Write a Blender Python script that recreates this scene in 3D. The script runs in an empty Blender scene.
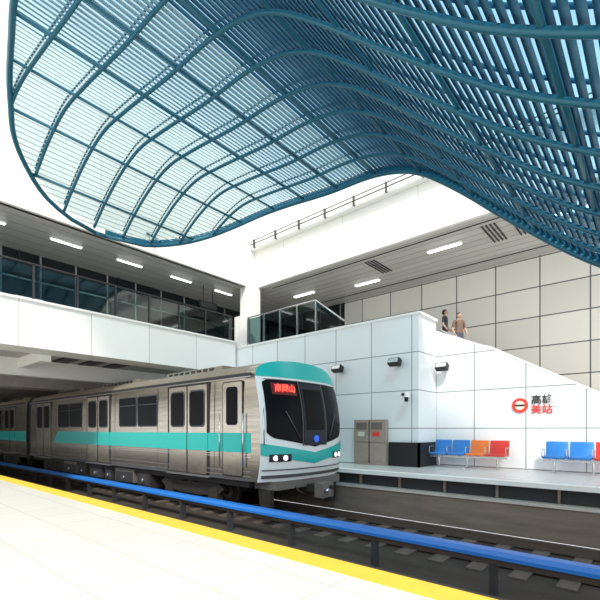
import bpy, bmesh, math, random
from mathutils import Vector, Matrix
random.seed(4)
S = bpy.context.scene
H = 1.12            # eye height over the platforms; all z below are relative to eye level
try:
    S.view_settings.view_transform = 'Standard'
    S.view_settings.look = 'None'
except Exception as e:
    print(e)

# ---------------------------------------------------------------- materials
def mat(name, col, rough=0.5, metal=0.0, emit=0.0, noise=0.0, nscale=6.0, stretch=(1,1,1), spec=0.5, ecol=None):
    m = bpy.data.materials.new(name); m.use_nodes = True
    nt = m.node_tree; b = nt.nodes['Principled BSDF']
    b.inputs['Base Color'].default_value = (*col, 1)
    b.inputs['Roughness'].default_value = rough
    b.inputs['Metallic'].default_value = metal
    b.inputs['Specular IOR Level'].default_value = spec
    if emit:
        b.inputs['Emission Color'].default_value = (*(ecol or col), 1)
        b.inputs['Emission Strength'].default_value = emit
    if noise:
        tc = nt.nodes.new('ShaderNodeTexCoord'); mp = nt.nodes.new('ShaderNodeMapping')
        mp.inputs['Scale'].default_value = stretch
        n = nt.nodes.new('ShaderNodeTexNoise'); n.inputs['Scale'].default_value = nscale
        n.inputs['Detail'].default_value = 5
        r = nt.nodes.new('ShaderNodeMapRange')
        r.inputs['To Min'].default_value = 1-noise; r.inputs['To Max'].default_value = 1+noise*0.4
        mx = nt.nodes.new('ShaderNodeMix'); mx.data_type = 'RGBA'; mx.blend_type = 'MULTIPLY'
        mx.inputs['Factor'].default_value = 1; mx.inputs['A'].default_value = (*col, 1)
        nt.links.new(tc.outputs['Object'], mp.inputs['Vector']); nt.links.new(mp.outputs[0], n.inputs['Vector'])
        nt.links.new(n.outputs['Fac'], r.inputs['Value']); nt.links.new(r.outputs[0], mx.inputs['B'])
        nt.links.new(mx.outputs['Result'], b.inputs['Base Color'])
    return m

def grid_mat(name, col, joint, axes, size, width=0.02, offs=(0,0), rough=0.4, noise=0.06):
    """panel cladding: joints on a world-metre grid. axes e.g. 'XZ'"""
    m = bpy.data.materials.new(name); m.use_nodes = True
    nt = m.node_tree; b = nt.nodes['Principled BSDF']; b.inputs['Roughness'].default_value = rough
    tc = nt.nodes.new('ShaderNodeTexCoord'); sp = nt.nodes.new('ShaderNodeSeparateXYZ')
    nt.links.new(tc.outputs['Object'], sp.inputs[0])
    def M(op, a, bb=None):
        n = nt.nodes.new('ShaderNodeMath'); n.operation = op
        for i, v in enumerate((a, bb)):
            if v is None: continue
            if isinstance(v, (int, float)): n.inputs[i].default_value = v
            else: nt.links.new(v, n.inputs[i])
        return n.outputs[0]
    fac = None; cells = []
    for ax, s, o in zip(axes, size, offs):
        v = M('ADD', sp.outputs[ax], 1000*s + o)
        md = M('MODULO', v, s)
        l = M('LESS_THAN', md, width)
        cells.append(M('FLOOR', M('DIVIDE', v, s)))
        fac = l if fac is None else M('MAXIMUM', fac, l)
    cb = nt.nodes.new('ShaderNodeCombineXYZ')
    for i, c in enumerate(cells): nt.links.new(c, cb.inputs[i])
    wn = nt.nodes.new('ShaderNodeTexWhiteNoise'); nt.links.new(cb.outputs[0], wn.inputs['Vector'])
    mr = nt.nodes.new('ShaderNodeMapRange'); mr.inputs['To Min'].default_value = 1-noise; mr.inputs['To Max'].default_value = 1
    nt.links.new(wn.outputs['Value'], mr.inputs['Value'])
    mul = nt.nodes.new('ShaderNodeMix'); mul.data_type = 'RGBA'; mul.blend_type = 'MULTIPLY'
    mul.inputs['Factor'].default_value = 1; mul.inputs['A'].default_value = (*col, 1)
    nt.links.new(mr.outputs[0], mul.inputs['B'])
    mx = nt.nodes.new('ShaderNodeMix'); mx.data_type = 'RGBA'
    nt.links.new(fac, mx.inputs['Factor']); nt.links.new(mul.outputs['Result'], mx.inputs['A'])
    mx.inputs['B'].default_value = (*joint, 1)
    nt.links.new(mx.outputs['Result'], b.inputs['Base Color'])
    return m

def glass_mat(name, tint_l, tint_r=None, x0=-13, x1=-1, gloss=0.12, rough=0.05):
    m = bpy.data.materials.new(name); m.use_nodes = True
    nt = m.node_tree; nt.nodes.remove(nt.nodes['Principled BSDF'])
    out = nt.nodes['Material Output']
    tr = nt.nodes.new('ShaderNodeBsdfTransparent'); gl = nt.nodes.new('ShaderNodeBsdfGlossy')
    gl.inputs['Roughness'].default_value = rough
    mx = nt.nodes.new('ShaderNodeMixShader'); mx.inputs[0].default_value = gloss
    nt.links.new(tr.outputs[0], mx.inputs[1]); nt.links.new(gl.outputs[0], mx.inputs[2]); nt.links.new(mx.outputs[0], out.inputs[0])
    tr.inputs[0].default_value = (*tint_l, 1)
    if tint_r:
        tc = nt.nodes.new('ShaderNodeTexCoord'); sp = nt.nodes.new('ShaderNodeSeparateXYZ')
        mr = nt.nodes.new('ShaderNodeMapRange'); mr.inputs['From Min'].default_value = x0; mr.inputs['From Max'].default_value = x1
        c = nt.nodes.new('ShaderNodeMix'); c.data_type = 'RGBA'
        c.inputs['A'].default_value = (*tint_l, 1); c.inputs['B'].default_value = (*tint_r, 1)
        nt.links.new(tc.outputs['Object'], sp.inputs[0]); nt.links.new(sp.outputs['X'], mr.inputs['Value'])
        nt.links.new(mr.outputs[0], c.inputs['Factor']); nt.links.new(c.outputs['Result'], tr.inputs[0])
    return m

WHITE = mat('white_paint', (.9,.9,.87), .45, noise=.04, nscale=2)
WHITE_FASCIA = grid_mat('fascia_panels', (.91,.91,.86), (.6,.6,.56), 'XYZ', (3.0,3.0,50), .02, (0,0,0))
PANEL_XZ = grid_mat('wall_panels_block', (.88,.91,.92), (.22,.24,.24), 'XZ', (1.42,1.16), .025, (.05,.0))
PANEL_BIG = grid_mat('wall_panels_tall', (.92,.90,.83), (.10,.10,.09), 'XZ', (1.5,1.08), .04, (.3,.2), noise=.14)
PANEL_YZ = grid_mat('mezzanine_band_panels', (.9,.9,.88), (.45,.45,.44), 'YZ', (2.0,2.0), .02, (.3,.94))
CEIL = grid_mat('ceiling_slats', (.62,.62,.605), (.18,.18,.18), 'Y', (.42,), .03, (0,), noise=.14)
CEIL_L = grid_mat('ceiling_slats_left', (.60,.60,.585), (.25,.25,.25), 'X', (.55,), .03, (0,), noise=.1)
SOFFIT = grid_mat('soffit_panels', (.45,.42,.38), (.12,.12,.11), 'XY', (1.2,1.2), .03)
FLOOR = grid_mat('platform_stone', (.78,.75,.68), (.55,.52,.46), 'XY', (.6,.6), .012, rough=.3)
FLOOR2 = grid_mat('platform_stone_far', (.8,.79,.76), (.55,.54,.52), 'XY', (.6,.6), .012, rough=.25)
TRACKBED = mat('trackbed_concrete', (.06,.048,.04), .9, noise=.5, nscale=3)
FACE = mat('platform_face', (.25,.20,.16), .85, noise=.55, nscale=2.5, stretch=(.5,1,3))
LEDGE = mat('ledge_concrete', (.6,.56,.5), .7, noise=.3, nscale=3)
SLEEPER = mat('concrete_sleeper', (.15,.12,.10), .85, noise=.4)
BLACK = mat('black_paint', (.010,.010,.011), .5)
DARK = mat('dark_grey', (.04,.04,.045), .6, noise=.3)
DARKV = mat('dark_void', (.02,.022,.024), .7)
RAILM = mat('rail_steel', (.16,.13,.11), .5, .7)
STEEL = mat('stainless_body', (.56,.51,.44), .22, .92, noise=.45, nscale=4, stretch=(.15,1,5))
STEELD = mat('door_steel', (.60,.55,.48), .24, .92, noise=.3, nscale=3)
ROOFM = mat('train_roof', (.36,.30,.23), .6, .2, noise=.25)
TEAL = mat('teal_livery', (.015,.47,.43), .3, 0)
TWHITE = mat('train_white', (.82,.85,.85), .22)
TGLASS = mat('train_glass', (.006,.007,.009), .3, 0, spec=.07)
DOORGREY = mat('cab_door_glass', (.03,.035,.045), .3, 0, spec=.12)
GREYM = mat('grey_rubber', (.08,.08,.085), .6)
CHROME = mat('brushed_metal', (.65,.65,.66), .25, .9)
LAMP = mat('headlamp', (.95,.97,1), .2, 0, emit=.8)
LEDTXT = mat('led_red', (1,.08,.05), .5, 0, emit=2.5, ecol=(1,.06,.04))
LEDBG = mat('led_panel', (.12,.01,.012), .4)
BLUEGLOW = mat('blue_mark', (.02,.12,.8), .4, emit=.4)
YELLOW = mat('yellow_paint', (.9,.58,.05), .5, noise=.15)
BLUEC = mat('blue_cover', (.02,.19,.65), .4, noise=.1)
CANOPY = mat('canopy_steel_blue', (.015,.13,.20), .35, .2)
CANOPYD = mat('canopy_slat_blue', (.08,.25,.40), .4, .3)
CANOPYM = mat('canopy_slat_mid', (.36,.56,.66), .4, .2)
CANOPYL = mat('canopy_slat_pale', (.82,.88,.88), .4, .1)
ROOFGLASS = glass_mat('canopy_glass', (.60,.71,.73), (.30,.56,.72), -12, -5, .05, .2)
RAILGLASS = glass_mat('balustrade_glass', (.42,.55,.55), gloss=.08)
DGLASS = mat('dark_glazing', (.018,.024,.026), .12, 0, spec=.3)
TUBE = mat('fluorescent', (1,1,1), .5, emit=4.0)
SEATB = mat('seat_blue', (.03,.22,.62), .35)
SEATO = mat('seat_orange', (.9,.22,.04), .35)
SEATR = mat('seat_red', (.75,.05,.04), .35)
BROWN = mat('cabinet_taupe', (.40,.31,.26), .5, noise=.15)
BROWND = mat('cabinet_panel', (.20,.15,.13), .4, noise=.15)
BROWNL = mat('cabinet_label', (.75,.68,.6), .5)
SIGNR = mat('sign_red', (.8,.05,.04), .5)
SIGNK = mat('sign_black', (.02,.02,.02), .5)
SIGNY = mat('sign_cream', (.95,.8,.65), .5)
RUST = mat('underframe', (.03,.026,.023), .7, noise=.5)
PALE = mat('under_pale_box', (.17,.155,.14), .6, noise=.3)

# ---------------------------------------------------------------- mesh builder
class MB:
    def __init__(s, name):
        s.name = name; s.bm = bmesh.new(); s.mats = []
    def mi(s, m):
        if m not in s.mats: s.mats.append(m)
        return s.mats.index(m)
    def face(s, vs, m, smooth=False):
        try: f = s.bm.faces.new(vs)
        except ValueError: return
        f.material_index = s.mi(m); f.smooth = smooth
    def box(s, x0,x1,y0,y1,z0,z1, m, M=None):
        c = [Vector((x,y,z+H)) for x in (x0,x1) for y in (y0,y1) for z in (z0,z1)]
        if M is not None: c = [M @ p for p in c]
        v = [s.bm.verts.new(p) for p in c]
        for f in ((0,1,3,2),(4,6,7,5),(0,4,5,1),(2,3,7,6),(0,2,6,4),(1,5,7,3)):
            s.face([v[i] for i in f], m)
    def prism(s, pts, axis, a, b, m, smooth=False):
        def P(p, t):
            if axis == 'Y': return (p[0], t, p[1]+H)
            if axis == 'X': return (t, p[0], p[1]+H)
            return (p[0], p[1], t+H)
        A = [s.bm.verts.new(P(p,a)) for p in pts]; B = [s.bm.verts.new(P(p,b)) for p in pts]
        s.face(A, m); s.face(B[::-1], m)
        n = len(pts)
        for i in range(n): s.face([A[i],A[(i+1)%n],B[(i+1)%n],B[i]], m, smooth)
    def rrect(s, x0,x1,z0,z1,r,y0,y1,m):
        pts = []
        for cx,cz,a0 in ((x1-r,z1-r,0),(x0+r,z1-r,90),(x0+r,z0+r,180),(x1-r,z0+r,270)):
            for k in range(5):
                a = math.radians(a0+k*22.5); pts.append((cx+r*math.cos(a), cz+r*math.sin(a)))
        s.prism(pts, 'Y', y0, y1, m)
    def tube(s, pts, r, m, n=8, closed=False):
        P = [Vector((p[0],p[1],p[2]+H)) for p in pts]; rings = []
        N = len(P)
        for i,p in enumerate(P):
            if closed: t = P[(i+1)%N]-P[i-1]
            else: t = P[min(i+1,N-1)]-P[max(i-1,0)]
            t.normalize()
            up = Vector((0,0,1)) if abs(t.z) < .95 else Vector((1,0,0))
            a = t.cross(up).normalized(); b = a.cross(t).normalized()
            rings.append([s.bm.verts.new(p + r*(math.cos(2*math.pi*k/n)*a + math.sin(2*math.pi*k/n)*b)) for k in range(n)])
        R = range(N) if closed else range(N-1)
        for i in R:
            A, B = rings[i], rings[(i+1)%N]
            for k in range(n): s.face([A[k],A[(k+1)%n],B[(k+1)%n],B[k]], m, True)
        if not closed:
            s.face(rings[0][::-1], m); s.face(rings[-1], m)
    def cyl(s, p0, p1, r, m, n=20): s.tube([p0,p1], r, m, n)
    def sheet(s, rows, m, smooth=True):
        V = [[s.bm.verts.new((p[0],p[1],p[2]+H)) for p in r] for r in rows]
        for i in range(len(V)-1):
            for j in range(len(V[0])-1):
                s.face([V[i][j],V[i][j+1],V[i+1][j+1],V[i+1][j]], m, smooth)
    def done(s, parent=None, bevel=0, recalc=True):
        if recalc: bmesh.ops.recalc_face_normals(s.bm, faces=s.bm.faces[:])
        me = bpy.data.meshes.new(s.name); s.bm.to_mesh(me); s.bm.free()
        for m in s.mats: me.materials.append(m)
        o = bpy.data.objects.new(s.name, me); S.collection.objects.link(o)
        if parent: o.parent = parent
        if bevel:
            bv = o.modifiers.new('bevel','BEVEL'); bv.width = bevel; bv.segments = 2; bv.limit_method='ANGLE'
        return o

def empty(name):
    e = bpy.data.objects.new(name, None); S.collection.objects.link(e); return e

def text(name, body, loc, size, m, rot, parent, extrude=.004):
    c = bpy.data.curves.new(name, 'FONT'); c.body = body; c.size = size; c.extrude = extrude
    c.align_x = 'CENTER'; c.align_y = 'CENTER'; c.materials.append(m); c.offset = size*.012
    o = bpy.data.objects.new(name, c); S.collection.objects.link(o)
    o.location = (loc[0],loc[1],loc[2]+H); o.rotation_euler = rot; o.parent = parent
    return o

XL, XR = -46, 7      # station length modelled
# ---------------------------------------------------------------- floors
b = MB('floor'); b.box(XL,XR,3.0,9.8,-2.6,-2.3,TRACKBED); b.done()
b = MB('near_platform'); b.box(XL,XR,-7,2.66,-1.32,-1.12,FLOOR)
b.box(XL,XR,2.66,2.93,-1.32,-1.119,YELLOW); b.box(XL,XR,2.93,2.99,-1.3,-1.125,BLACK)
b.box(XL,XR,2.7,2.85,-2.3,-1.32,FACE); b.done()
b = MB('far_platform')
b.box(XL,XR,10.15,17,-1.32,-1.12,FLOOR2)
b.box(XL,XR,9.85,10.15,-1.22,-1.12,WHITE)
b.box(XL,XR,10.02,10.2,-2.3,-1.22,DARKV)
b.box(XL,XR,9.80,10.05,-1.60,-1.53,LEDGE)
b.box(XL,XR,9.84,10.05,-2.3,-1.60,FACE)
for i in range(44):
    x = XL+ i*1.2
    b.box(x,x+.05,9.95,10.05,-1.53,-1.22,FACE)
b.done()

# ---------------------------------------------------------------- tracks
for cy in (8.2, 4.6):
    b = MB('railway_track')
    for y in (cy-.72, cy+.72):
        b.box(XL,XR,y-.036,y+.036,-2.14,-2.10,RAILM)
        b.box(XL,XR,y-.012,y+.012,-2.25,-2.14,RAILM)
        b.box(XL,XR,y-.07,y+.07,-2.27,-2.25,RAILM)
    for i in range(int((XR-XL)/.65)):
        x = XL+i*.65
        b.box(x,x+.26,cy-1.2,cy+1.2,-2.30,-2.27,SLEEPER)
    b.done()
b = MB('third_rail')
b.prism([(6.04,-1.72),(6.07,-1.66),(6.24,-1.66),(6.28,-1.72),(6.28,-1.77),(6.25,-1.77),(6.25,-1.72),(6.07,-1.72),(6.07,-1.77),(6.04,-1.77)],'X',XL,XR,BLUEC)
b.box(XL,XR,6.13,6.21,-1.86,-1.78,RAILM)
for i in range(28):
    x = XL+.5+i*1.9
    b.box(x,x+.08,6.1,6.23,-2.3,-1.86,DARK); b.box(x,x+.06,6.12,6.2,-1.78,-1.72,DARK)
b.done()

# ---------------------------------------------------------------- walls & ceilings
b = MB('wall_back'); b.box(-11.8,XR,17,17.3,-1.12,6.3,PANEL_BIG); b.done()
b = MB('window_1')
b.box(-26,-11.8,17,17.15,2.9,6.3,DGLASS)
for i in range(12): 
    x=-25.8+i*1.25; b.box(x,x+.06,16.93,17.0,2.9,6.3,CHROME)
b.box(-26,-11.8,16.93,17,4.9,4.96,CHROME)
b.done()
b = MB('ceiling')
b.box(-13.8,XR,12.8,17.3,6.3,6.5,CEIL)
b.box(-26,-13.8,-7,17.3,6.3,6.5,CEIL_L)
b.done()
b = MB('trim_skylight_upstand')
b.box(-13.8,XR,12.8,13.1,6.5,9.6,WHITE_FASCIA)
b.box(-14.1,-13.8,-7,13.1,6.5,12.5,WHITE_FASCIA)
b.box(-13.8,XR,12.68,12.8,6.3,6.62,WHITE)
b.box(-13.92,-13.68,-7,12.8,6.3,6.62,WHITE)
b.box(-13.8,XR,12.55,12.8,8.0,8.08,WHITE)
b.tube([(-13.7,12.45,8.16),(XR,12.45,8.16)],.022,GREYM)
b.tube([(-13.7,12.5,8.34),(XR,12.5,8.34)],.018,GREYM)
for i in range(16): b.box(-13.5+i*1.3,-13.47+i*1.3,12.43,12.55,8.0,8.36,GREYM)
b.done()

for (x,y) in ((-9.4,15.2),(-12.4,14.6),(-5.6,14.0),(-1.8,14.0),(1.5,14.0)):
    b = MB('fluorescent_lamp'); b.box(x-.6,x+.6,y-.1,y+.1,6.24,6.299,WHITE); b.box(x-.57,x+.57,y-.07,y+.07,6.21,6.24,TUBE); b.done()
for k in range(6):
    b = MB('fluorescent_lamp'); y=1.0+k*2.2; x=-15.0
    b.box(x-.06,x+.06,y-.5,y+.5,6.24,6.299,WHITE); b.box(x-.04,x+.04,y-.47,y+.47,6.21,6.24,TUBE); b.done()
b = MB('ceiling_grilles')
for x in (-8.4,-4.2,-3.4):
    for k in range(4): b.box(x+k*.12,x+k*.12+.04,13.4,14.8,6.27,6.299,DARK)
b.box(-13,XR,13.15,13.19,6.28,6.299,BLACK); b.box(-13,XR,16.2,16.25,6.28,6.299,BLACK)
b.done()

# ---------------------------------------------------------------- mezzanine (left, crosses tracks)
b = MB('mezzanine_bridge')
b.box(-14.0,-13.8,-7,11.7,2.40,3.74,PANEL_YZ)
b.box(-14.06,-13.74,-7,11.7,3.74,3.80,WHITE)
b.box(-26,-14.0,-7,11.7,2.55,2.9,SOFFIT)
b.box(-14.9,-14.0,-7,11.7,2.40,2.55,WHITE)
b.box(-17.6,-17.2,-7,11.7,1.95,2.55,WHITE)
b.box(-22.4,-22.0,-7,11.7,1.95,2.55,LEDGE)
b.box(-17.2,-14.9,4.6,4.9,2.2,2.55,WHITE)
for k in range(3): b.box(-16.9,-15.2,5.6+k*.9,6.1+k*.9,2.50,2.55,BLACK)
b.done()
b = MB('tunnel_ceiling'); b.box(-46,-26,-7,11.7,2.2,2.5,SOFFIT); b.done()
b = MB('wall_tunnel_end'); b.box(-46.4,-46.01,-7,17,-2.5,2.5,DARK); b.done()
b = MB('window_2')
b.box(-17.12,-17.0,-7,16.9,2.91,6.3,DGLASS)
for i in range(20):
    y=-6.8+i*1.2; b.box(-17.0,-16.93,y,y+.06,2.91,6.3,CHROME)
b.box(-17.0,-16.93,-7,16.9,5.3,5.36,CHROME)
b.done()
for (y,z) in ((7.9,4.15),(4.4,4.35)):
    b = MB('advert_lightbox'); b.box(-16.9,-16.8,y,y+.9,z,z+.33,WHITE); b.box(-16.8,-16.78,y+.05,y+.85,z+.03,z+.3,LAMP)
    for q in (.15,.75): b.tube([(-16.85,y+q,z+.33),(-16.85,y+q,6.29)],.015,DARK)
    b.done()
b = MB('hanging_sign'); b.box(-15.05,-14.95,10.7,11.6,5.3,5.62,BLACK); b.box(-14.95,-14.93,10.74,11.56,5.34,5.58,DARK)
for y in (10.9,11.4): b.tube([(-15,y,5.62),(-15,y,6.29)],.02,DARK)
b.done()
b = MB('glass_balustrade')
b.box(-13.92,-13.90,-7,11.6,3.86,4.8,RAILGLASS)
b.tube([(-13.91,-7,4.86),(-13.91,11.6,4.86)],.035,DARK)
for i in range(16):
    y=-6.9+i*1.22; b.box(-13.96,-13.87,y,y+.05,3.8,4.84,DARK)
b.done()
b = MB('glass_balustrade')
b.box(-13.3,-9.6,11.9,11.92,3.62,4.7,RAILGLASS)
b.prism([(-9.55,3.62),(-9.55,4.7),(-8.3,3.75),(-8.3,3.62)],'Y',11.9,11.92,RAILGLASS)
b.tube([(-13.3,11.91,4.76),(-9.55,11.91,4.76),(-8.3,11.91,3.8)],.03,CHROME)
for i in range(5):
    x=-13.2+i*.91; b.box(x,x+.05,11.87,11.95,3.58,4.76,CHROME)
b.done()
b = MB('column'); b.box(-14.1,-13.45,12.2,12.85,3.59,6.299,WHITE); b.done(bevel=.03)
b = MB('column'); b.box(-14.0,-13.5,11.8,12.15,3.59,4.9,WHITE); b.done(bevel=.02)

# ---------------------------------------------------------------- stair block
b = MB('stair_block')
b.box(-14,-5.5,11.8,13.08,-1.12,3.5,PANEL_XZ)
b.box(-14.1,-5.44,11.77,13.08,3.5,3.58,WHITE)
b.done()
b = MB('trim_1')   # black plinth at the corner of the block
b.box(-6.45,-5.44,11.7,11.795,-1.12,-.38,BLACK)
b.box(-5.495,-5.44,11.7,13.0,-1.12,-.38,BLACK)
b.done()
b = MB('wall_far_side'); b.box(-46,-14.1,11.8,12.1,-1.12,2.5,PANEL_XZ); b.done()
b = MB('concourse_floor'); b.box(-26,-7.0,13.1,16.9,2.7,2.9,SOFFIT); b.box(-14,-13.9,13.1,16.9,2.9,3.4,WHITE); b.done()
b = MB('staircase')
b.prism([(-5.5,-1.12),(-5.5,3.15),(-4.05,2.50),(-3.84,2.44),(-.6,.58),(1.3,-.5),(1.3,-1.12)],'Y',13.1,13.28,PANEL_XZ)
cap=[(-5.5,3.15),(-4.05,2.50),(-3.84,2.44),(-.6,.58),(1.3,-.5)]
for i in range(len(cap)-1):
    (xa,za),(xb,zb)=cap[i],cap[i+1]
    b.prism([(xa,za),(xb,zb),(xb,zb+.07),(xa,za+.07)],'Y',13.09,13.34,WHITE)
n=24; rise=4.02/n; run=7.2/n
for i in range(n):
    x1=.8-i*run; zt=-1.12+(i+1)*rise
    b.box(x1-run,x1,13.28,16.9,zt-.3 if i else -1.12,zt,LEDGE)
b.tube([(.8,13.42,-.2),(-6.4,13.42,3.8),(-7.0,13.42,3.8)],.03,CHROME)
b.tube([(.8,16.8,-.2),(-6.4,16.8,3.8)],.03,CHROME)
for i in range(7):
    x=.5-i*1.15; z=-1.12+(.8-x)/7.2*4.02; b.tube([(x,13.42,z),(x,13.42,z+.93)],.02,CHROME)
b.done()

# ---------------------------------------------------------------- canopy
F=[(-13.8,5.9),(-13.2,6.15),(-12.5,6.6),(-11.5,7.1),(-10.45,7.38),(-9.3,7.33),(-7.5,7.12),(-6.1,7.03),(-5.15,6.8),(-4.45,6.42),(-3.6,5.7),(-2.7,4.83),(-1.56,3.78),(-.9,3.25),(0,2.7),(1,2.3),(2.5,2.0)]
YMAX=[(-13.25,5.9),(-13.2,6.7),(-12.95,7.6),(-12.5,8.5),(-11.7,9.35),(-10.6,9.9),(-9.5,10),(2.5,10)]
YMIN=[(-13.25,5.6),(-13.15,5.0),(-12.8,4.1),(-12.3,3.5),(-11.7,3.05),(-11,2.8),(-10.3,2.6),(-9.2,2.35),(-8,2.1),(-6,1.9),(-3,1.8),(2.5,1.8)]
def smooth_interp(T,x):
    if x<=T[0][0]: return T[0][1]
    if x>=T[-1][0]: return T[-1][1]
    for i in range(len(T)-1):
        if T[i][0]<=x<=T[i+1][0]: break
    def slope(j):
        if j<=0: return (T[1][1]-T[0][1])/(T[1][0]-T[0][0])
        if j>=len(T)-1: return (T[-1][1]-T[-2][1])/(T[-1][0]-T[-2][0])
        return (T[j+1][1]-T[j-1][1])/(T[j+1][0]-T[j-1][0])
    h=T[i+1][0]-T[i][0]; t=(x-T[i][0])/h
    m0,m1=slope(i)*h,slope(i+1)*h
    return ((2*t**3-3*t**2+1)*T[i][1]+(t**3-2*t**2+t)*m0+(-2*t**3+3*t**2)*T[i+1][1]+(t**3-t**2)*m1)
f=lambda x: smooth_interp(F,x)
ymx=lambda x: smooth_interp(YMAX,x)
ymn=lambda x: smooth_interp(YMIN,x)
X0,X1=-13.25,2.5
can = empty('wave_canopy')
b = MB('ribs')
xs=[X0+(X1-X0)*i/110 for i in range(111)]
for y in (9.1,8.2,7.3,6.4,5.5,4.6,3.7,2.8):
    for dz,r in ((0,.040),(.2,.022)):
        seg=[]
        for x in xs:
            if ymn(x)<=y<=ymx(x): seg.append((x,y,f(x)+dz))
            elif len(seg)>1: b.tube(seg,r,CANOPY); seg=[]
            else: seg=[]
        if len(seg)>1: b.tube(seg,r,CANOPY)
b.tube([(x,ymx(x),f(x)) for x in xs],.06,CANOPY,10)
b.tube([(x,ymn(x),f(x)) for x in xs],.06,CANOPY,10)
b.tube([(X0,ymn(X0),f(X0)),(X0,ymx(X0),f(X0))],.06,CANOPY,10)
b.sheet([[(x,ymx(x),f(x)+.02),(x,ymx(x),f(x)+.2)] for x in xs],CANOPY)
b.done(parent=can)
b = MB('purlins')
x=-12.4
while x<2.4:
    b.tube([(x,ymn(x),f(x)+.04),(x,ymx(x),f(x)+.04)],.032,CANOPY,6); x+=1.3
b.done(parent=can)
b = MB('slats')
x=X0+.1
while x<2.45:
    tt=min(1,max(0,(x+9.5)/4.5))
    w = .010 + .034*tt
    m_ = CANOPYL if x<-8.9 else (CANOPYM if x<-6.2 else CANOPYD)  # blue slats; sunlight put into the paler colours towards the left
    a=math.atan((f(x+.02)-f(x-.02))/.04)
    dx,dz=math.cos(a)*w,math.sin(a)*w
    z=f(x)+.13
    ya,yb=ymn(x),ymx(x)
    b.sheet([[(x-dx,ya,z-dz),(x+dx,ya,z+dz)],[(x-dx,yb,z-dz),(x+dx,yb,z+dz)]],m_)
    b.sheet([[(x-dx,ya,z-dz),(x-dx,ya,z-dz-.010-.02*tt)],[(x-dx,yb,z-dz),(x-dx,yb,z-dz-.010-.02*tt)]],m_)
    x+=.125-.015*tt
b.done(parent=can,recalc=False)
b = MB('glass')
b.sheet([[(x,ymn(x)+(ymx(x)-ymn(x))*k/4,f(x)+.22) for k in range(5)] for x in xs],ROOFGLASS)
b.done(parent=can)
b = MB('hangers')
b.tube([(-12.9,ymx(-12.9)-.1,f(-12.9)+.1),(-13.8,ymx(-12.9)-.1,7.0)],.04,CANOPY)
for x in (-10.5,-7.5,-4.5,-1.5,1.5):
    b.tube([(x,9.95,f(x)+.2),(x,12.8,min(9.4,f(x)+2.4))],.03,WHITE)
b.done(parent=can)

# ---------------------------------------------------------------- train
YS, YF = 6.64, 9.79; YC=(YS+YF)/2; HW=(YF-YS)/2
def section():
    side=[(1.0,-1.22),(1.0,-.6),(1.0,.2),(.995,.9),(.985,1.25),(.95,1.42),(.87,1.54),(.7,1.64),(.45,1.71),(.2,1.74),(0,1.75)]
    L=[(YC-HW*a,z) for a,z in side]; R=[(YC+HW*a,z) for a,z in side[:-1]][::-1]
    return L+R
def halfw(z):
    T=[(-1.3,1),(.2,1),(.9,.995),(1.25,.985),(1.42,.95),(1.54,.87),(1.64,.7),(1.71,.45),(1.745,.15)]
    return HW*smooth_interp(T,z)
def FP(s,z,off=0):
    y=YC+s*halfw(z)
    u=(y-YC)/HW
    rake = .42*max(0,(z-.1)/1.65)**1.8
    x=-6.62-.34*abs(u)**2.6-rake + (-.10*max(0,(-z-.6)/.6)**1.5)
    return (x+off,y+(off*.5*u),z)
def doorset(b,xc,yy):
    y0=yy
    b.box(xc-.99,xc+.99,y0-.006,y0+.01,-1.18,1.25,BLACK)
    for sx in (-1,1):
        xa=xc+sx*.46
        b.rrect(xa-.43,xa+.43,-1.16,1.2,.04,y0-.02,y0+.01,STEELD)
        b.rrect(xa-.35,xa+.35,.08,1.08,.12,y0-.03,y0,GREYM)
        b.rrect(xa-.31,xa+.31,.12,1.04,.10,y0-.036,y0,TGLASS)
    b.box(xc-1.0,xc+1.0,y0-.05,y0,-1.24,-1.2,CHROME)
def wheel(b,x,y):
    b.cyl((x,y-.07,-1.68),(x,y+.07,-1.68),.42,RUST,24); b.cyl((x,y-.09,-1.68),(x,y-.05,-1.68),.2,PALE,16)
def bogie(b,xc):
    for dx in (-1.05,1.05):
        for y in (YC-.78,YC+.78): wheel(b,xc+dx,y)
        b.cyl((xc+dx,YC-.9,-1.68),(xc+dx,YC+.9,-1.68),.09,RUST,12)
        for y in (YS+.3,YF-.3): b.box(xc+dx-.2,xc+dx+.2,y-.1,y+.1,-1.86,-1.5,RUST)
    for y in (YS+.3,YF-.3):
        b.prism([(xc-1.5,-1.55),(xc-1.3,-1.42),(xc+1.3,-1.42),(xc+1.5,-1.55),(xc+1.3,-1.68),(xc+.5,-1.78),(xc-.5,-1.78),(xc-1.3,-1.68)],'Y',y-.08,y+.08,RUST)
        b.cyl((xc-.25,y,-1.45),(xc-.25,y,-1.2),.14,BLACK,12); b.cyl((xc+.25,y,-1.45),(xc+.25,y,-1.2),.14,BLACK,12)
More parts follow.
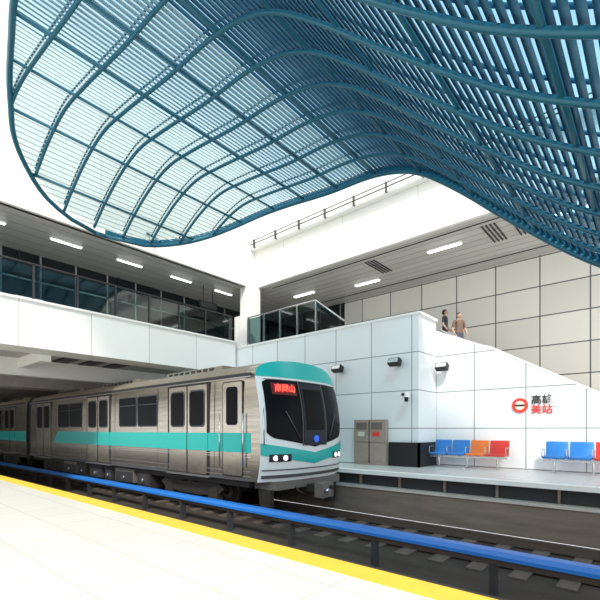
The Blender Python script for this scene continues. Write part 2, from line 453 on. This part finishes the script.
def car(name, xa, xb, doors, wins, lead=False, tealx=None):
    root=empty(name)
    b=MB('body')
    sec=section()
    xe = xb-.85 if lead else xb
    A=[b.bm.verts.new((xa,p[0],p[1]+H)) for p in sec]; B=[b.bm.verts.new((xe,p[0],p[1]+H)) for p in sec]
    n=len(sec)
    for i in range(n-1):
        zt=(sec[i][1]+sec[i+1][1])/2
        b.face([A[i],A[i+1],B[i+1],B[i]], ROOFM if zt>1.3 else STEEL, zt>1.2)
    b.face([A[0],B[0],B[-1],A[-1]],DARK); b.face(A,DARK)
    if not lead: b.face(B,DARK)
    b.done(parent=root)
    b=MB('side_fittings')
    yy=YS
    t0=tealx if tealx is not None else xa+.1
    tx1=xb-.62 if lead else xb-.1
    b.prism([(t0,-.54),(t0+.5,-.07),(tx1,-.07),(tx1,-.54)],'Y',yy-.008,yy,TEAL)
    for z in (-.6,-.66,-1.0,-1.12,1.26): b.box(xa,tx1,yy-.012,yy,z,z+.02,CHROME)
    b.box(xa,tx1,yy-.006,yy,-1.22,-1.14,GREYM)
    for d in doors:
        doorset(b,d,yy)
        if d>t0+.5: b.box(d-.92,d+.92,yy-.026,yy-.005,-.54,-.07,TEAL)
        b.box(d-.015,d+.015,yy-.03,yy,-1.16,1.2,BLACK)
    for (wa,wb) in wins:
        mid=(wa+wb)/2
        for (p,q) in ((wa,mid-.03),(mid+.03,wb)):
            b.rrect(p,q,.10,1.08,.1,yy-.012,yy,GREYM); b.rrect(p+.04,q-.04,.14,1.04,.08,yy-.02,yy,TGLASS)
            b.box(p+.05,q-.05,yy-.024,yy-.018,.78,.80,GREYM)
    b.box(xa,tx1,yy-.03,yy+.02,1.3,1.36,DARK)
    x=xb-2.0
    while x>xa: b.box(x-.008,x+.008,yy-.004,yy,-1.2,1.28,GREYM); x-=2.75
    b.box(xa,xa+.08,yy-.01,yy,-1.2,1.5,BLACK)
    b.box(xa,xe,YF,YF+.008,-.54,-.07,TEAL)
    for d in doors: b.box(d-.9,d+.9,YF,YF+.02,-1.16,1.2,STEELD); b.box(d-.75,d+.75,YF,YF+.03,.14,1.02,TGLASS)
    for (wa,wb) in wins: b.box(wa,wb,YF,YF+.02,.17,1.03,TGLASS)
    if lead:
        b.rrect(-8.32,-7.55,-1.14,1.2,.06,yy-.012,yy,BLACK); b.rrect(-8.29,-7.58,-1.11,1.17,.05,yy-.02,yy,STEELD)
        b.rrect(-8.16,-7.74,.12,1.06,.09,yy-.03,yy,TGLASS); b.box(-8.29,-7.58,yy-.024,yy,-.54,-.07,TEAL)
        b.tube([(-8.38,yy-.06,-.9),(-8.38,yy-.06,.4)],.018,CHROME); b.tube([(-7.5,yy-.06,-.9),(-7.5,yy-.06,.4)],.018,CHROME)
    b.done(parent=root)
    b=MB('roof_equipment')
    L=xe-xa
    for k in range(3):
        x=xa+L*(.2+.3*k)
        b.prism([(YC-1.0,1.58),(YC-.85,1.80),(YC+.85,1.80),(YC+1.0,1.58)],'X',x-1.4,x+1.4,ROOFM)
        for j in range(8): b.box(x-1.2+j*.3,x-1.05+j*.3,YC-.95,YC-.9,1.62,1.75,DARK)
    for k in range(7): b.box(xa+.9+k*L/7.5,xa+1.3+k*L/7.5,YS+.3,YS+.5,1.52,1.60,ROOFM)
    b.tube([(xa+.2,YS+.42,1.6),(xe-.3,YS+.42,1.6)],.02,DARK)
    b.done(parent=root)
    b=MB('bogies'); bogie(b,xb-3.4); bogie(b,xa+2.6); b.done(parent=root)
    b=MB('underframe')
    b.box(xa+.1,xe,YS+.15,YF-.15,-1.4,-1.22,RUST)
    x=xb-5.4; k=0
    while x>xa+4.6:
        w=(.8,1.3,.6,1.1)[k%4]
        b.box(x-w,x,YS+.12,YS+.8,-1.85+.1*(k%2),-1.3,(RUST,PALE,RUST,RUST)[k%4])
        b.box(x-w+.06,x-.06,YS+.10,YS+.12,-1.75,-1.4,DARK); b.cyl((x-w*.5,YS+.12,-1.6),(x-w*.5,YS+.05,-1.6),.07,CHROME,10)
        x-=w+.22; k+=1
    b.tube([(xa+.3,YS+.2,-1.33),(xe-.4,YS+.2,-1.33)],.03,PALE)
    b.box(xa+1,xe-1,YC+.2,YC+.3,-2.0,-1.3,BLACK)
    b.done(parent=root,bevel=.01)
    return root
DO1=[-9.85,-15.47,-21.1]; WI1=[(-13.85,-11.4),(-19.35,-16.9)]
T1=car('metro_train',-23.0,-6.66,DO1,WI1,True,-19.9)
T2=car('metro_train_carriage',-43,-23.5,[-26.2,-31.8,-37.4],[(-30.2,-27.8),(-35.8,-33.4)],False,-42.8)
b=MB('gangway'); 
for k in range(5): b.box(-23.46+k*.08,-23.42+k*.08,YS+.5,YF-.5,-1.1,1.5,BLACK)
b.box(-23.48,-23.02,YS+.55,YF-.55,-1.05,1.45,GREYM); b.done(parent=T1)

# nose
b=MB('nose')
ss=[-1+2*i/36 for i in range(37)]
zz=[-1.22,-1.0,-.8,-.6,-.4,-.2,0,.2,.4,.6,.8,1.0,1.15,1.28,1.38,1.46,1.54,1.6,1.66,1.71,1.74]
rows=[[FP(s,z) for s in ss] for z in zz]
b.sheet(rows,TWHITE)
xe=-6.66-.85
for side in (0,-1):
    b.sheet([[r[side],(xe,r[side][1],r[side][2])] for r in rows],STEEL if side==0 else TWHITE)
b.sheet([[p,(xe,p[1],p[2])] for p in rows[-1]],TEAL)
bx=rows[0]; vs=[b.bm.verts.new((p[0],p[1],p[2]+H)) for p in bx]+[b.bm.verts.new((xe,YF,-1.22+H)),b.bm.verts.new((xe,YS,-1.22+H))]
b.face(vs,DARK)
def strip(sa,sb,lo,hi,m,off=.012,n=30,nr=6):
    R=[]
    for j in range(nr+1):
        row=[]
        for i in range(n+1):
            s=sa+(sb-sa)*i/n; l,h=lo(s),hi(s); z=l+(h-l)*j/nr
            row.append(FP(s,z,off))
        R.append(row)
    b.sheet(R,m)
cut=lambda s: max(0,(abs(s)-.78)/.16)
strip(-1,1,lambda s:1.27,lambda s:1.735,TEAL,.008,36,10)
strip(-.92,.92,lambda s:-.17-.25*(1-abs(s)/.9)+.14*cut(s)**2,lambda s:1.21-.10*cut(s)**2,TGLASS,.012)
V=lambda s:-.17-.25*(1-abs(s))
strip(-1,1,lambda s:V(s)-.42,lambda s:V(s)-.14,TEAL,.012,36)
strip(-.26,.30,lambda s:-.38,lambda s:1.17,DOORGREY,.02)
for s0 in (-.29,.29): strip(s0-.012,s0+.012,lambda s:-.39,lambda s:1.2,GREYM,.026,2)
strip(-.22,.24,lambda s:.0,lambda s:1.02,TGLASS,.028)
strip(-.9,.9,lambda s:1.195,lambda s:1.215,GREYM,.02)
strip(-.80,-.36,lambda s:.84,lambda s:1.13,LEDBG,.022)
for sg in (-1,1):
    sa,sb=sorted((sg*.88,sg*.52))
    strip(sa,sb,lambda s:-.75,lambda s:-.57,BLACK,.02)
    for q in (.79,.63):
        p=FP(sg*q,-.66,.0); b.cyl((p[0]-.02,p[1],p[2]),(p[0]+.04,p[1],p[2]),.065,LAMP,16)
p=FP(.02,-.22,.03); b.cyl((p[0]-.01,p[1],p[2]),(p[0]+.012,p[1],p[2]),.09,BLUEGLOW,20)
strip(-.97,.97,lambda s:-1.14,lambda s:-1.06,GREYM,.04)
strip(-.97,.97,lambda s:-.96,lambda s:-.93,GREYM,.03)
b.box(-7.5,-6.75,YC-1.25,YC+1.25,-1.42,-1.22,PALE)
b.box(-7.6,-6.4,YC-.16,YC+.16,-1.55,-1.36,RUST)
b.box(-6.45,-6.2,YC-.22,YC+.22,-1.66,-1.30,PALE)
b.cyl((-6.2,YC-.1,-1.48),(-6.08,YC-.1,-1.48),.06,CHROME,12); b.cyl((-6.2,YC+.1,-1.42),(-6.12,YC+.1,-1.42),.05,BLACK,12)
for sg in (-.6,.6): b.tube([(-6.9,YC+sg,-1.3),(-6.6,YC+sg,-1.5),(-6.6,YC+sg*.6,-1.6)],.025,BLACK)
b.prism([(-7.3,-1.42),(-6.9,-1.42),(-6.95,-2.0),(-7.2,-2.0)],'Y',YS+.25,YS+.4,RUST); b.prism([(-7.3,-1.42),(-6.9,-1.42),(-6.95,-2.0),(-7.2,-2.0)],'Y',YF-.4,YF-.25,RUST)
for (s0,z0,s1,z1) in ((-.36,-.2,-.62,.45),(.38,-.2,.6,.45)):
    b.tube([FP(s0,z0,.04),FP(s1,z1,.05)],.012,GREYM)
b.tube([FP(-.96,-.35,.06),FP(-.96,.5,.06)],.014,CHROME)
b.done(parent=T1,recalc=True)
p0=Vector(FP(-.75,.99,.035)); p1=Vector(FP(-.41,.99,.035))
ang=math.atan2(p1.y-p0.y,p1.x-p0.x)
pm=FP(-.58,.985,.05)
text('destination_text','南岡山',pm,.2,LEDTXT,(math.radians(84),0,ang),T1,.003)

# ---------------------------------------------------------------- platform objects
def seat_row(x0, cols, y=12.45):
    b=MB('platform_bench'); n=len(cols)
    W=.545
    for i,m in enumerate(cols):
        x=x0+i*W; xa,xb_=x+.02,x+W-.02
        prof=[(y-.22,-.70),(y-.18,-.67),(y,-.69),(y+.16,-.69),(y+.22,-.62),(y+.27,-.36),(y+.30,-.30),(y+.32,-.32),(y+.27,-.66),(y+.19,-.75),(y,-.74),(y-.2,-.74)]
        b.prism(prof,'X',xa,xb_,m,True)
    b.box(x0,x0+n*W,y-.06,y+.02,-.82,-.76,CHROME)
    for i in range(n):
        b.box(x0+i*W+W/2-.03,x0+i*W+W/2+.03,y-.12,y+.16,-.78,-.735,CHROME)
    for x in (x0+.25,x0+n*W/2,x0+n*W-.25):
        b.tube([(x,y-.02,-.8),(x,y-.02,-1.09)],.03,CHROME); b.box(x-.04,x+.04,y-.25,y+.25,-1.12,-1.09,CHROME)
    for i in range(n+1):
        x=x0+i*W
        b.tube([(x,y+.16,-.72),(x,y+.12,-.5),(x,y-.14,-.5),(x,y-.16,-.72)],.014,CHROME,6)
    b.done(bevel=.012)
seat_row(-5.38,[SEATB,SEATB,SEATO,SEATR])
seat_row(-2.33,[SEATB,SEATB,SEATR,SEATO])

b=MB('equipment_cabinet')
b.box(-7.66,-6.5,11.58,11.76,-1.12,.33,BROWN)
b.box(-7.62,-7.1,11.56,11.58,-1.0,-.42,BROWN); b.box(-7.06,-6.54,11.56,11.58,-1.0,-.42,BROWN)
b.box(-7.62,-7.1,11.56,11.58,-.38,.28,BROWN); b.box(-7.06,-6.54,11.56,11.58,-.38,.28,BROWN)
b.box(-7.1,-7.06,11.565,11.59,-1.05,.3,BLACK)
b.box(-7.56,-7.16,11.55,11.56,.02,.24,BROWND); b.box(-7.0,-6.6,11.55,11.56,.02,.24,BROWND)
b.box(-7.5,-7.25,11.55,11.56,-.2,-.06,BROWNL); b.box(-6.95,-6.7,11.55,11.56,-.2,-.06,SIGNR)
b.tube([(-7.13,11.53,-.35),(-7.13,11.53,-.15)],.014,CHROME); b.tube([(-7.03,11.53,-.35),(-7.03,11.53,-.15)],.014,CHROME)
b.done(bevel=.01)

def spot(x,z,y=11.8):
    b=MB('wall_spotlight')
    b.box(x-.06,x+.06,y-.05,y,z-.08,z+.08,BLACK); b.tube([(x,y-.03,z),(x,y-.2,z+.02)],.025,BLACK)
    M=Matrix.Translation((x,y-.28,z+H))@Matrix.Rotation(math.radians(-25),4,'X')@Matrix.Translation((-x,-(y-.28),-z-H))
    b.box(x-.19,x+.19,y-.38,y-.18,z-.09,z+.11,BLACK,M); b.box(x-.16,x+.16,y-.40,y-.38,z-.06,z+.08,CHROME,M)
    b.done(bevel=.01)
spot(-8.3,2.07); spot(-6.15,2.07); spot(-5.2,1.98,13.1)
b=MB('security_camera'); b.tube([(-5.75,11.8,1.1),(-5.75,11.55,1.12)],.025,WHITE); b.box(-5.82,-5.68,11.3,11.62,.98,1.12,WHITE)
b.cyl((-5.75,11.3,1.05),(-5.75,11.26,1.05),.045,BLACK,12); b.cyl((-5.75,11.5,.98),(-5.75,11.5,.85),.06,BLACK,14); b.done()

# sign: plain stand-in roundel + lettering
sg=MB('wall_sign'); 
cx,cz,yy=-3.03,.70,13.1
sg.cyl((cx,yy-.03,cz),(cx,yy,cz),.21,SIGNR,28); sg.cyl((cx,yy-.036,cz),(cx,yy-.03,cz),.13,SIGNY,24)
sg.box(cx-.13,cx+.13,yy-.042,yy-.036,cz-.025,cz+.025,SIGNK)
so=sg.done()
text('sign_text_top','高雄',(cx+.55,yy-.02,cz+.13),.27,SIGNK,(math.pi/2,0,0),so)
text('sign_text_low','美站',(cx+.55,yy-.02,cz-.14),.27,SIGNR,(math.pi/2,0,0),so)

# ---------------------------------------------------------------- people
def person(name, loc, face, shirt, trousers, haircol, height=1.62):
    k=height/1.72
    root=empty(name); root.location=(loc[0],loc[1],loc[2]+H); root.rotation_euler=(0,0,face); root.scale=(k,k,k)
    SK=mat('skin',(.55,.36,.27),.5); SH=mat('shirt',shirt,.8); TR=mat('trousers',trousers,.8); HA=mat('hair',haircol,.6); SO=mat('shoes',(.03,.03,.03),.5)
    J={'pelvis':((0,0,.93),.15),'waist':((0,.01,1.08),.135),'chest':((0,.01,1.28),.155),'uchest':((0,0,1.41),.12),'neck':((0,0,1.48),.055),'head':((0,.015,1.56),.07),'crown':((0,.01,1.66),.085),
       'shL':((-.18,0,1.40),.06),'elL':((-.25,.0,1.13),.045),'wrL':((-.22,.16,.93),.032),'haL':((-.21,.2,.89),.03),
       'shR':((.18,0,1.40),.06),'elR':((.25,-.03,1.13),.045),'wrR':((.24,.12,.92),.032),'haR':((.235,.16,.88),.03),
       'hipL':((-.09,0,.88),.1),'knL':((-.1,.06,.5),.065),'anL':((-.1,.0,.09),.045),'toL':((-.11,.15,.04),.04),
       'hipR':((.09,0,.88),.1),'knR':((.1,.02,.48),.065),'anR':((.1,-.08,.09),.045),'toR':((.11,.07,.04),.04)}
    E=[('pelvis','waist'),('waist','chest'),('chest','uchest'),('uchest','neck'),('neck','head'),('head','crown'),
       ('uchest','shL'),('shL','elL'),('elL','wrL'),('wrL','haL'),('uchest','shR'),('shR','elR'),('elR','wrR'),('wrR','haR'),
       ('pelvis','hipL'),('hipL','knL'),('knL','anL'),('anL','toL'),('pelvis','hipR'),('hipR','knR'),('knR','anR'),('anR','toR')]
    names=list(J); me=bpy.data.meshes.new('body_skel')
    me.from_pydata([J[n][0] for n in names],[(names.index(a),names.index(c)) for a,c in E],[])
    o=bpy.data.objects.new('tmp',me); S.collection.objects.link(o)
    o.modifiers.new('s','SKIN'); sb=o.modifiers.new('ss','SUBSURF'); sb.levels=2; sb.render_levels=2
    for i,n in enumerate(names):
        r=J[n][1]; me.skin_vertices[0].data[i].radius=(r,r*(.75 if n in('pelvis','waist','chest','uchest') else 1))
    me.skin_vertices[0].data[0].use_root=True
    bpy.context.view_layer.update()
    dg=bpy.context.evaluated_depsgraph_get(); nm=bpy.data.meshes.new_from_object(o.evaluated_get(dg))
    bpy.data.objects.remove(o)
    nm.materials.clear()
    for m_ in (SH,TR,SK,SO): nm.materials.append(m_)
    for p in nm.polygons:
        c=p.center; p.use_smooth=True
        if c.z>1.465: i=2
        elif abs(c.x)>.17 and c.z<1.18 and c.z>.8: i=2
        elif c.z<.12: i=3
        elif c.z<.98: i=1
        else: i=0
        p.material_index=i
    bo=bpy.data.objects.new('body',nm); S.collection.objects.link(bo); bo.parent=root
    bm=bmesh.new()
    def ell(c,r,mi,cut=None):
        g=bmesh.ops.create_uvsphere(bm,u_segments=20,v_segments=14,radius=1)
        for v in g['verts']:
            v.co=Vector((v.co.x*r[0]+c[0],v.co.y*r[1]+c[1],v.co.z*r[2]+c[2]))
        fs={f_ for v in g['verts'] for f_ in v.link_faces}
        for f_ in fs: f_.material_index=mi; f_.smooth=True
        if cut:
            bmesh.ops.delete(bm,geom=[v for v in g['verts'] if cut(v.co)],context='VERTS')
    ell((0,.015,1.61),(.078,.098,.115),0)
    ell((0,.115,1.595),(.014,.02,.024),0)
    for sx in (-1,1):
        ell((sx*.08,.01,1.6),(.012,.022,.032),0)
        ell((sx*.03,.102,1.62),(.012,.008,.007),2)
    ell((0,.105,1.555),(.024,.008,.006),3)
    ell((0,-.005,1.628),(.092,.108,.118),1,lambda c: c.y>.055 and c.z<1.67 or c.z<1.52)
    hm=bpy.data.meshes.new('head'); bm.to_mesh(hm); bm.free()
    LIP=mat('lips',(.5,.18,.16),.5)
    for m_ in (SK,HA,SO,LIP): hm.materials.append(m_)
    ho=bpy.data.objects.new('head',hm); S.collection.objects.link(ho); ho.parent=root
    for side,(hx,hy,hz) in ((-1,J['haL'][0]),(1,J['haR'][0])):
        vs=[];es=[];rad=[]
        for q,(off,ln) in enumerate(((-.028,.07),(-.010,.082),(.008,.078),(.026,.062))):
            i=len(vs); vs+=[(hx+off,hy,hz),(hx+off,hy+ln*.6,hz-.03),(hx+off,hy+ln*.8,hz-.06)]; es+=[(i,i+1),(i+1,i+2)]; rad+=[.010,.009,.007]
        i=len(vs); vs+=[(hx-side*.03,hy-.02,hz),(hx-side*.055,hy+.02,hz-.01),(hx-side*.055,hy+.045,hz-.03)]; es+=[(i,i+1),(i+1,i+2)]; rad+=[.012,.010,.008]
        fm=bpy.data.meshes.new('hand'); fm.from_pydata(vs,es,[])
        fo=bpy.data.objects.new('hand_'+('l' if side<0 else 'r'),fm); S.collection.objects.link(fo)
        fo.modifiers.new('s','SKIN'); q=fo.modifiers.new('ss','SUBSURF'); q.levels=1; q.render_levels=1
        for i,r in enumerate(rad):
            fm.skin_vertices[0].data[i].radius=(r,r)
            if i%3==0: fm.skin_vertices[0].data[i].use_root=True
        fm.materials.append(SK); fo.parent=root
    return root
def stairz(x): 
    i=math.floor((.8-x)/run); return -1.12+(i+1)*rise
person('person',(-5.2,14.3,stairz(-5.2)),math.radians(-130),(.20,.13,.10),(.08,.09,.14),(.03,.02,.02),1.6)
person('person',(-5.85,14.7,stairz(-5.85)),math.radians(-80),(.05,.05,.06),(.05,.05,.06),(.02,.015,.015),1.58)

# ---------------------------------------------------------------- light
W=bpy.data.worlds.new('world'); S.world=W; W.use_nodes=True
bg=W.node_tree.nodes['Background']; bg.inputs[0].default_value=(.97,.99,1,1); bg.inputs[1].default_value=1.5
L=bpy.data.lights.new('sun','SUN'); L.energy=3.6; L.angle=math.radians(8); L.color=(1,.96,.88)
lo=bpy.data.objects.new('sun',L); S.collection.objects.link(lo)
d=Vector((-.55,.62,-.85)); lo.rotation_euler=d.to_track_quat('-Z','Y').to_euler()

# ---------------------------------------------------------------- camera
cam=bpy.data.cameras.new('camera'); co=bpy.data.objects.new('camera',cam); S.collection.objects.link(co)
co.location=(0,0,H); co.rotation_euler=(math.pi/2,0,math.radians(40.9))
cam.sensor_width=36; cam.lens=416/600*36; cam.shift_y=130/600; cam.clip_start=.05
S.camera=co
